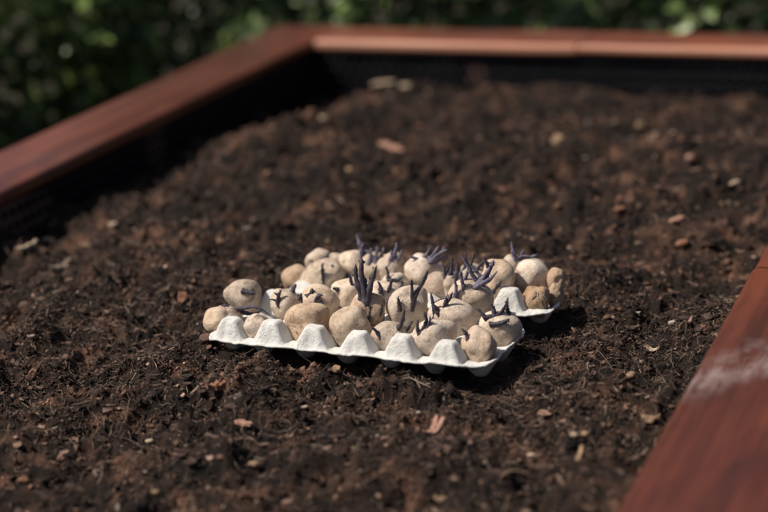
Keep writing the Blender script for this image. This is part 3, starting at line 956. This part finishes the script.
CHIPS = [
    (-1.337, 2.074, 0.0366, 0.0083, 60, 0, 'pale', 'stick', 'pale split wood splinter on dark soil beside the shaded left board'),
    (-1.375, 2.184, 0.0246, 0.0073, -11, 0, 'pale', 'chip', 'short pale wood sliver just behind the long splinter by the left board'),
    (-1.273, 2.053, 0.0327, 0.0123, 39, 0, 'grey', 'fork', 'grey brown curled bark scrap in front of the pale splinter at left'),
    (-1.280, 2.215, 0.0145, 0.0116, 11, 0, 'pale', 'lump', 'small pale chip alone on the shaded soil along the left board'),
    (-1.282, 2.142, 0.0192, 0.0071, 11, 0, 'tan', 'chip', 'thin tan sliver between the shaded left board and the curled bark scrap'),
    (-1.015, 1.908, 0.0162, 0.0112, 106, 1, 'rust', 'chip', 'upright rust brown bark flake left of the potatoes'),
    (-1.267, 3.299, 0.0496, 0.0178, -6, 0, 'pale', 'lump', 'largest pale wood chip near the back left corner of the bed'),
    (-1.208, 3.269, 0.0215, 0.0176, 7, 0, 'pale', 'lump', 'round pale chip right of the large chip in the back corner'),
    (-1.207, 2.847, 0.0192, 0.0157, -45, 0, 'pale', 'lump', 'pale oval chip on the soil near the back left corner shadow'),
    (-1.052, 2.765, 0.0556, 0.0151, -27, 0, 'pink', 'chip', 'pinkish flat wood chip lying midway between the potatoes and the back board'),
    (-1.060, 2.581, 0.0276, 0.0111, -21, 0, 'tan', 'chip', 'tan wood chip a little nearer than the pinkish flat chip'),
    (-0.769, 2.775, 0.0365, 0.0146, 92, 0, 'tan', 'chip', 'tilted tan wood chip beside a dark hollow in the back soil'),
    (-0.688, 3.022, 0.0156, 0.0208, 47, 1, 'tan', 'lump', 'upright tan chip far back on the right half of the bed'),
    (-0.623, 2.855, 0.0131, 0.0131, 8, 0, 'tan', 'lump', 'small tan crumb next to the upright tan chip at back right'),
    (-0.542, 2.730, 0.0156, 0.0187, 66, 1, 'pink', 'lump', 'pinkish upright chip in the far right part of the bed'),
    (-0.446, 2.575, 0.0286, 0.0088, 65, 0, 'pale', 'chip', 'pale flake on the soil near the far right board'),
    (-0.576, 2.401, 0.0197, 0.0126, 65, 0, 'rust', 'lump', 'rust brown bark lump on the soil behind the right tray end'),
    (-0.467, 2.298, 0.0200, 0.0147, 92, 1, 'rust', 'lump', 'reddish bark lump between the trays and the right board'),
    (-0.487, 2.372, 0.0267, 0.0110, 43, 0, 'pink', 'chip', 'pinkish bark piece behind the reddish lump near the right board'),
    (-0.770, 1.554, 0.0307, 0.0072, -33, 0, 'pink', 'stick', 'pinkish wood stick lying on the soil in front of the left tray end'),
    (-0.829, 1.621, 0.0281, 0.0139, 53, 0, 'rust', 'fork', 'broken reddish bark piece below the left end of the front tray'),
    (-0.411, 1.753, 0.0105, 0.0116, 13, 1, 'tan', 'lump', 'round tan pebble like chip on the soil beside the right board'),
    (-0.429, 1.586, 0.0097, 0.0088, 14, 0, 'pale', 'lump', 'pale rounded lump at the top of the upright twig near the right board'),
    (-0.422, 1.600, 0.0127, 0.0098, 57, 0, 'tan', 'lump', 'tan rounded lump right of the pale lump near the right board'),
    (-0.412, 1.540, 0.0190, 0.0047, -68, 1, 'tan', 'stick', 'upright tan twig below two pale lumps near the right board'),
    (-0.461, 1.548, 0.0087, 0.0077, 14, 0, 'pale', 'lump', 'single pale round crumb at front, right of centre'),
    (-0.459, 1.481, 0.0325, 0.0186, 70, 0, 'tan', 'ring', 'curled ring shaped wood shaving at the front of the bed'),
    (-0.926, 1.455, 0.0091, 0.0131, 39, 1, 'pink', 'lump', 'pinkish upright chip at the front left of the bed'),
    (-0.941, 1.407, 0.0119, 0.0089, 14, 0, 'rust', 'lump', 'brown lump in the front left corner of the photo'),
    (-0.570, 1.565, 0.0370, 0.0089, 71, 0, 'pink', 'fork', 'forked pinkish twig in the soil in front of the trays'),
    (-0.717, 1.465, 0.0107, 0.0136, 60, 1, 'tan', 'lump', 'tan crumpled chip at the front, left of centre'),
    (-0.728, 1.618, 0.0094, 0.0073, 13, 0, 'pale', 'lump', 'small pale stone on the soil below the front tray'),
    (-0.721, 1.691, 0.0130, 0.0097, 87, 0, 'tan', 'chip', 'small tan bark chip leaning just under the front tray rim'),
    (-0.373, 1.664, 0.0211, 0.0080, -38, 0, 'tan', 'fork', 'curved tan shaving beside the right board'),
    (-0.418, 1.888, 0.0178, 0.0067, -10, 0, 'pale', 'chip', 'pale seed shaped chip on the soil right of the trays'),
    (-0.865, 1.528, 0.0093, 0.0083, 40, 0, 'pale', 'lump', 'pale crumb on the soil at front left, alone'),
    (-0.781, 1.382, 0.0094, 0.0075, 14, 0, 'tan', 'lump', 'small tan crumb at the bottom edge, left of centre'),
    (-0.523, 1.455, 0.0131, 0.0074, 14, 0, 'tan', 'chip', 'flat tan bark flake at the bottom edge in the middle'),
]


LABELS = {
 'A1': 'oval potato at the left end of the front row, long dark sprouts trailing right',
 'A2': 'small potato between the first two front peaks of the nearer tray',
 'A3': 'large wrinkled brownish potato between the second and third front peaks',
 'A4': 'round potato between the third and fourth front peaks of the nearer tray',
 'A5': 'potato with one slanting sprout between the fourth and fifth front peaks',
 'A6': 'large smooth potato between the last two front peaks of the nearer tray',
 'A7': 'blotchy potato at the right front corner of the nearer tray',
 'B1': 'egg shaped potato with one short dark bud at the far left of the trays',
 'B2': 'upright potato with black curled buds behind the second front peak',
 'B3': 'potato dotted with several black buds behind the large wrinkled front potato',
 'B4': 'brown potato carrying the thick upright bundle of dark sprouts',
 'B5': 'large potato with two dark sprouts spread in a V',
 'B6': 'smooth broad potato behind the last front peak, sprouts at its left end',
 'B7': 'potato with a lying dark bud at the right end, behind the blotchy corner potato',
 'C1': 'small plain potato at the left end of the further tray',
 'C2': 'wide potato with a single upright dark sprout in front of it',
 'C3': 'pale small potato just left of the thick sprout bundle',
 'C4': 'potato just right of the thick sprout bundle, mostly hidden',
 'C5': 'pale small potato with a black bud behind the V sprouted potato',
 'C6': 'round potato with several crossing violet sprouts on its right shoulder',
 'D1': 'leftmost potato of the back row, one small bud on top',
 'D2': 'round plain potato in the back row behind the wide single sprouted one',
 'D3': 'back row potato from which the tallest pale violet sprout rises',
 'D4': 'back row potato with a fan of short violet sprouts, right of the tallest sprout',
 'D5': 'narrow back row potato with several upright blunt sprouts',
 'D6': 'broad back row potato topped by a bunch of bluish violet sprouts',
 'D7': 'small reddish round potato right above the V sprouted potato',
 'D8': 'small back row potato half hidden behind the crossing violet sprouts',
 'D9': 'small hidden potato between the bluish sprouted and the crossing sprouted potatoes',
 'E1': 'upright oval potato with a dark bud on its face, right of the crossing sprouts',
 'E2': 'small far potato with one upright violet sprout near the right end',
 'E3': 'largest smooth round potato at the right end of the further tray',
 'E4': 'shrivelled brown potato with root strands under the largest round potato',
 'E5': 'shrunken ringed potato at the extreme right of the further tray',
 'E6': 'small shaded brown potato below the shrunken one at the extreme right',
}
PALE = {'C3', 'C5', 'C6', 'B6', 'A6', 'D6', 'B5', 'E3', 'D3'}
BROWN = {'A3', 'A7', 'B4', 'D7', 'E6', 'E5'}
WRINKLED = {'E4'}

def icosphere(level):
    v, f = ico()
    v = [tuple(p) for p in v]; f = [tuple(t) for t in f]
    for _ in range(level):
        cache = {}
        nf = []
        def mid(a, b):
            key = (min(a, b), max(a, b))
            if key not in cache:
                m = np.array(v[a]) + np.array(v[b]); m /= np.linalg.norm(m)
                cache[key] = len(v); v.append(tuple(m))
            return cache[key]
        for a, b, c in f:
            ab, bc, ca = mid(a, b), mid(b, c), mid(c, a)
            nf += [(a, ab, ca), (b, bc, ab), (c, ca, bc), (ab, bc, ca)]
        f = nf
    return np.array(v), np.array(f)
SPH_V, SPH_F = icosphere(4)

R3 = np.array([[RIGHT.x, RIGHT.y, 0], [-RIGHT.y, RIGHT.x, 0], [0, 0, 1]])
R3[0] /= np.linalg.norm(R3[0]); R3[1] /= np.linalg.norm(R3[1])   # rows: across the trays as seen, into depth, up

def potato_mesh(key, rw, rh, lean, zc):
    r = np.random.default_rng(sum(ord(c) * 31 ** i for i, c in enumerate(key)))
    d = SPH_V
    amp = 1.0
    for q in range(7):
        k = r.normal(0, 1, 3); k /= np.linalg.norm(k)
        fr = r.uniform(1.4, 3.6)
        amp = amp + r.uniform(0.015, 0.042) * np.sin(fr * (d @ k) * 2 + r.uniform(0, 6.28))
    for q in range(10):                              # shallow eyes
        k = r.normal(0, 1, 3); k /= np.linalg.norm(k)
        amp = amp - r.uniform(0.03, 0.075) * np.exp(-((1 - d @ k) / r.uniform(0.006, 0.018)))
    if key in ('E4',):
        for q in range(9):
            k = r.normal(0, 1, 3); k /= np.linalg.norm(k)
            amp = amp + 0.011 * np.sin(r.uniform(6, 16) * (d @ k) + r.uniform(0, 6.28))
    if key == 'E5':
        amp = amp - 0.30 * np.exp(-((1 - d @ np.array([0.25, -0.95, 0.2])) / 0.07))
    if key == 'A3':                                  # creases on its face
        for q in range(5):
            k = np.array([r.normal(0, .4), r.normal(0, 0.3), 1.0]); k /= np.linalg.norm(k)
            amp = amp - 0.016 * np.exp(-(((d @ k) - r.uniform(-0.3, 0.5)) / 0.035) ** 2) * (d[:, 1] < 0.2)
    p = d * amp[:, None]
    rd = min(rw, rh) * r.uniform(0.95, 1.1)
    tap = 1 + r.uniform(-0.12, 0.12) * p[:, 0]       # one end fatter
    p = np.stack([p[:, 0] * rw, p[:, 1] * rd * tap, p[:, 2] * rh * tap], -1)
    a = math.radians(lean)
    x = p[:, 0] * math.cos(a) - p[:, 2] * math.sin(a); z = p[:, 0] * math.sin(a) + p[:, 2] * math.cos(a)
    # hidden underside reaches down into its cup
    low = z.min()
    want = 0.020 - zc
    if low > want:
        s = min(want / low, 1.7)
        z = np.where(z < 0, z * (1 + (s - 1) * np.clip(-z / -low, 0, 1)), z)
    p = np.stack([x, p[:, 1], z], -1) @ R3
    return np_mesh('potato', p, SPH_F)

roots = {}
for key, (x, y, z, rw, rh, lean) in POTATOES.items():
    m = M_potato_wrinkled if key in WRINKLED else M_potato_brown if key in BROWN else M_potato_pale if key in PALE else M_potato
    o = obj('potato', potato_mesh(key, rw, rh, lean, z), m, loc=(x, y, z))
    tag(o, LABELS[key], 'potato', 'sprouting potatoes in the egg trays')
    roots[key] = o

def sprout_mesh(p0, p1, rad, bend, seed):
    """tapered knobbly shoot from p0 to p1 with a blunt, budded tip"""
    r = np.random.default_rng(seed)
    p0, p1 = np.array(p0), np.array(p1)
    ax = p1 - p0; L = np.linalg.norm(ax); ax /= L
    side = np.cross(ax, (0.35, -0.89, 0.29)); side /= np.linalg.norm(side)
    oth = np.cross(ax, side)
    start = p0 - ax * min(0.006, L * 0.35) 
    n, k = 16, 10
    V, F = [], []
    nodes = r.uniform(0.25, 0.95, 5)
    w1, w2 = r.normal(0, 0.018, 2)
    for i in range(n):
        t = i / (n - 1)
        c = start + (p1 - start) * t + side * (bend * L * 4 * t * (1 - t) + w1 * L * math.sin(t * 7)) + oth * (w2 * L * math.sin(t * 5))
        rr = rad * (1.04 - 0.10 * t - 0.60 * t ** 1.5) + rad * 0.30 * math.exp(-(t / 0.16) ** 2)
        for nd in nodes:
            rr += rad * 0.20 * math.exp(-((t - nd) / 0.04) ** 2)
        if t > 0.86:
            rr *= math.sqrt(max(0.0, 1 - ((t - 0.86) / 0.145) ** 2))
        for j in range(k):
            an = 2 * math.pi * j / k
            q = rr * (1 + 0.10 * math.sin(3 * an + 9 * t + seed))
            V.append(c + side * q * math.cos(an) + oth * q * math.sin(an))
    for i in range(n - 1):
        for j in range(k):
            F.append((i * k + j, i * k + (j + 1) % k, (i + 1) * k + (j + 1) % k, (i + 1) * k + j))
    T = []
    # small leaf buds near the tip and root nubs near the foot
    iv, if_ = ico()
    for q in range(9 if L > 0.012 else 5):
        t = r.uniform(0.60, 0.97) if q % 3 == 0 else r.uniform(0.12, 0.42)
        an = r.uniform(0, 6.28)
        c = start + (p1 - start) * t + side * (bend * L * 4 * t * (1 - t) + w1 * L * math.sin(t * 7)) + oth * (w2 * L * math.sin(t * 5))
        dr = side * math.cos(an) + oth * math.sin(an)
        c = c + dr * rad * 0.8 + ax * rad * 0.3
        b = len(V)
        loc = iv * rad * (r.uniform(0.16, 0.26) if q % 3 == 0 else r.uniform(0.20, 0.38))
        al = (dr * 0.6 + ax); al /= np.linalg.norm(al)
        loc = loc + np.outer(loc @ al, al) * 0.9
        for vv in loc:
            V.append(c + vv)
        T += [tuple(int(a) + b for a in f) for f in if_]
    V = np.array(V)
    return np_mesh('sprout', V - p0, [np.array(F), np.array(T)])

VIOLET = {'D3', 'D4', 'D5', 'D6', 'E2', 'C6'}
for i, (key, p0, p1, rad, bend) in enumerate(SPROUTS):
    par = roots[key]
    me = sprout_mesh(p0, p1, rad, bend, 300 + i)
    o = obj('sprout', me, M_sprout_violet if key in VIOLET else M_sprout, par)
    o.location = Vector(p0) - par.location

# root strands over the shrivelled potato
def strands():
    r = np.random.default_rng(5)
    x, y, z, rw, rh, lean = POTATOES['E4']
    rt = roots['E4']
    V, F = [], []
    k = 5
    for s in range(9):
        a0 = r.uniform(-1.3, 1.0)
        b = len(V)
        n = 12
        for i in range(n):
            t = i / (n - 1)
            el = 0.9 - 1.9 * t
            an = a0 * (0.35 + 0.75 * t) + 0.15 * math.sin(4 * t + s)
            dr = np.array([math.sin(an) * math.cos(el), -math.cos(an) * math.cos(el), math.sin(el)])
            c = (dr * np.array([rw, rw, rh]) * (1.04 + 0.05 * math.sin(5 * t + s))) @ R3
            rad = r.uniform(0.0004, 0.0008) * (1 - 0.5 * t)
            up = np.array([0, 0, 1.0]); sd = np.cross(dr @ R3, up); sd /= np.linalg.norm(sd); ot = np.cross(sd, dr @ R3)
            for j in range(k):
                q = 2 * math.pi * j / k
                V.append(c + rad * (sd * math.cos(q) + (dr @ R3) * math.sin(q)))
        for i in range(n - 1):
            for j in range(k):
                F.append((b + i * k + j, b + i * k + (j + 1) % k, b + (i + 1) * k + (j + 1) % k, b + (i + 1) * k + j))
    o = obj('root_strands', np_mesh('root_strands', V, np.array(F)), M_potato_brown, rt)
    o['label'] = 'dry brown root strands clinging to the potato'
strands()

# ------------------------------------------------------------------ larger bits of bark and wood on the soil
CHIP_COL = {'pale': (0.40, 0.30, 0.215), 'grey': (0.21, 0.165, 0.135), 'tan': (0.26, 0.17, 0.105), 'rust': (0.21, 0.10, 0.06), 'pink': (0.33, 0.185, 0.135)}
CHIP_NAME = {'stick': 'wood_stick', 'chip': 'wood_chip', 'lump': 'bark_lump', 'fork': 'bark_scrap', 'ring': 'wood_shaving'}

def chip_mesh(L, W, kind, col, seed):
    r = np.random.default_rng(seed)
    if kind in ('lump',):
        v, f = icosphere(2)
        amp = 1 + sum(0.13 * np.sin(r.uniform(2, 5) * (v @ r.normal(0, 1, 3)) + r.uniform(0, 6)) for _ in range(4))
        v = v * amp[:, None] * np.array([L / 2, min(W, L) / 2 * 0.9, W / 2 * 0.75])
        faces = f
    elif kind == 'ring':
        n, k = 22, 6
        V, F = [], []
        for i in range(n):
            a = 0.5 + 4.9 * i / (n - 1)
            rr = L / 2 * (1 - 0.012 * i)
            w = W * 0.10 * (0.5 + math.sin(math.pi * i / (n - 1)))
            for j in range(k):
                q = 2 * math.pi * j / k
                V.append((math.cos(a) * (rr + w * 0.5 * math.cos(q)), w * 1.5 * math.sin(q) , math.sin(a) * (rr + w * 0.5 * math.cos(q)) * 0.8))
        for i in range(n - 1):
            for j in range(k):
                F.append((i * k + j, i * k + (j + 1) % k, (i + 1) * k + (j + 1) % k, (i + 1) * k + j))
        v, faces = np.array(V), np.array(F)
    else:
        # splintered strip: rows of four points along its length
        n = 10
        V, F = [], []
        th = W * (0.30 if kind == 'chip' else 0.42)
        cb = r.normal(0, 0.10) + (0.12 if kind == 'fork' else 0)
        arms = [(0.0, 0.0)] if kind != 'fork' else [(0.0, 0.0), (0.35, 0.9)]
        for st, spread in arms:
            b = len(V)
            for i in range(n):
                t = st + (1 - st) * i / (n - 1)
                tt = i / (n - 1)
                w = W / 2 * (0.35 + 0.8 * math.sin(math.pi * (0.12 + 0.80 * tt)) ** 0.7) * r.uniform(0.8, 1.15) * (0.6 if spread else (0.8 if kind == 'fork' else 1))
                x = (t - 0.5) * L
                y = spread * W * tt + 0.06 * L * math.sin(4 * t + seed)
                z = cb * L * (2 * t - 1) ** 2 + r.normal(0, 0.02 * L) + (0.25 * W * tt if spread else 0)
                for yy, zz in ((-w, -th / 2), (w, -th / 2 * 0.8), (w * 0.85, th / 2), (-w * 0.8, th / 2 * 0.9)):
                    V.append((x + r.normal(0, 0.012 * L), y + yy, z + zz))
            for i in range(n - 1):
                for j in range(4):
                    F.append((b + i * 4 + j, b + i * 4 + (j + 1) % 4, b + (i + 1) * 4 + (j + 1) % 4, b + (i + 1) * 4 + j))
            F.append((b + 3, b + 2, b + 1, b)); e = b + (n - 1) * 4
            F.append((e, e + 1, e + 2, e + 3))
        v, faces = np.array(V), np.array(F)
    v = np.asarray(v)
    c = np.array(col)[None] * np.exp(0.35 * vnoise(v[:, 0], v[:, 1] + v[:, 2], max(L, W) * 0.25, 90 + seed % 7))[:, None]
    return np_mesh('chip', v, faces, c, smooth=(kind in ('lump', 'ring')))

for i, (x, y, L, W, yaw, up, col, kind, lab) in enumerate(CHIPS):
    zs = float(soil_h(np.array([x]), np.array([y]))[0])
    nm = CHIP_NAME[kind]
    o = obj(nm, chip_mesh(L * (0.85 if kind == 'lump' else 1), W * (0.8 if kind == 'lump' else 1), kind, CHIP_COL[col], 500 + i), M_chip)
    if up and kind != 'lump':
        o.rotation_euler = (0, math.radians(-58), math.radians(yaw if kind == 'chip' else 60))
        o.location = (x, y, zs + L * 0.25)
    elif kind == 'ring':
        o.rotation_euler = (math.radians(-25), 0, math.radians(20))
        o.location = (x, y, zs + W * 0.28)
    else:
        o.rotation_euler = (random.uniform(-0.2, 0.2), random.uniform(-0.15, 0.15), math.radians(yaw if kind != 'lump' else 20))
        o.location = (x, y, zs + (W * 0.22 if kind == 'lump' else W * 0.18) + 0.002)
    tag(o, lab, {'wood_stick': 'stick', 'wood_chip': 'wood chip', 'bark_lump': 'bark', 'bark_scrap': 'bark', 'wood_shaving': 'shaving'}[nm], 'bits of bark and wood on the soil')
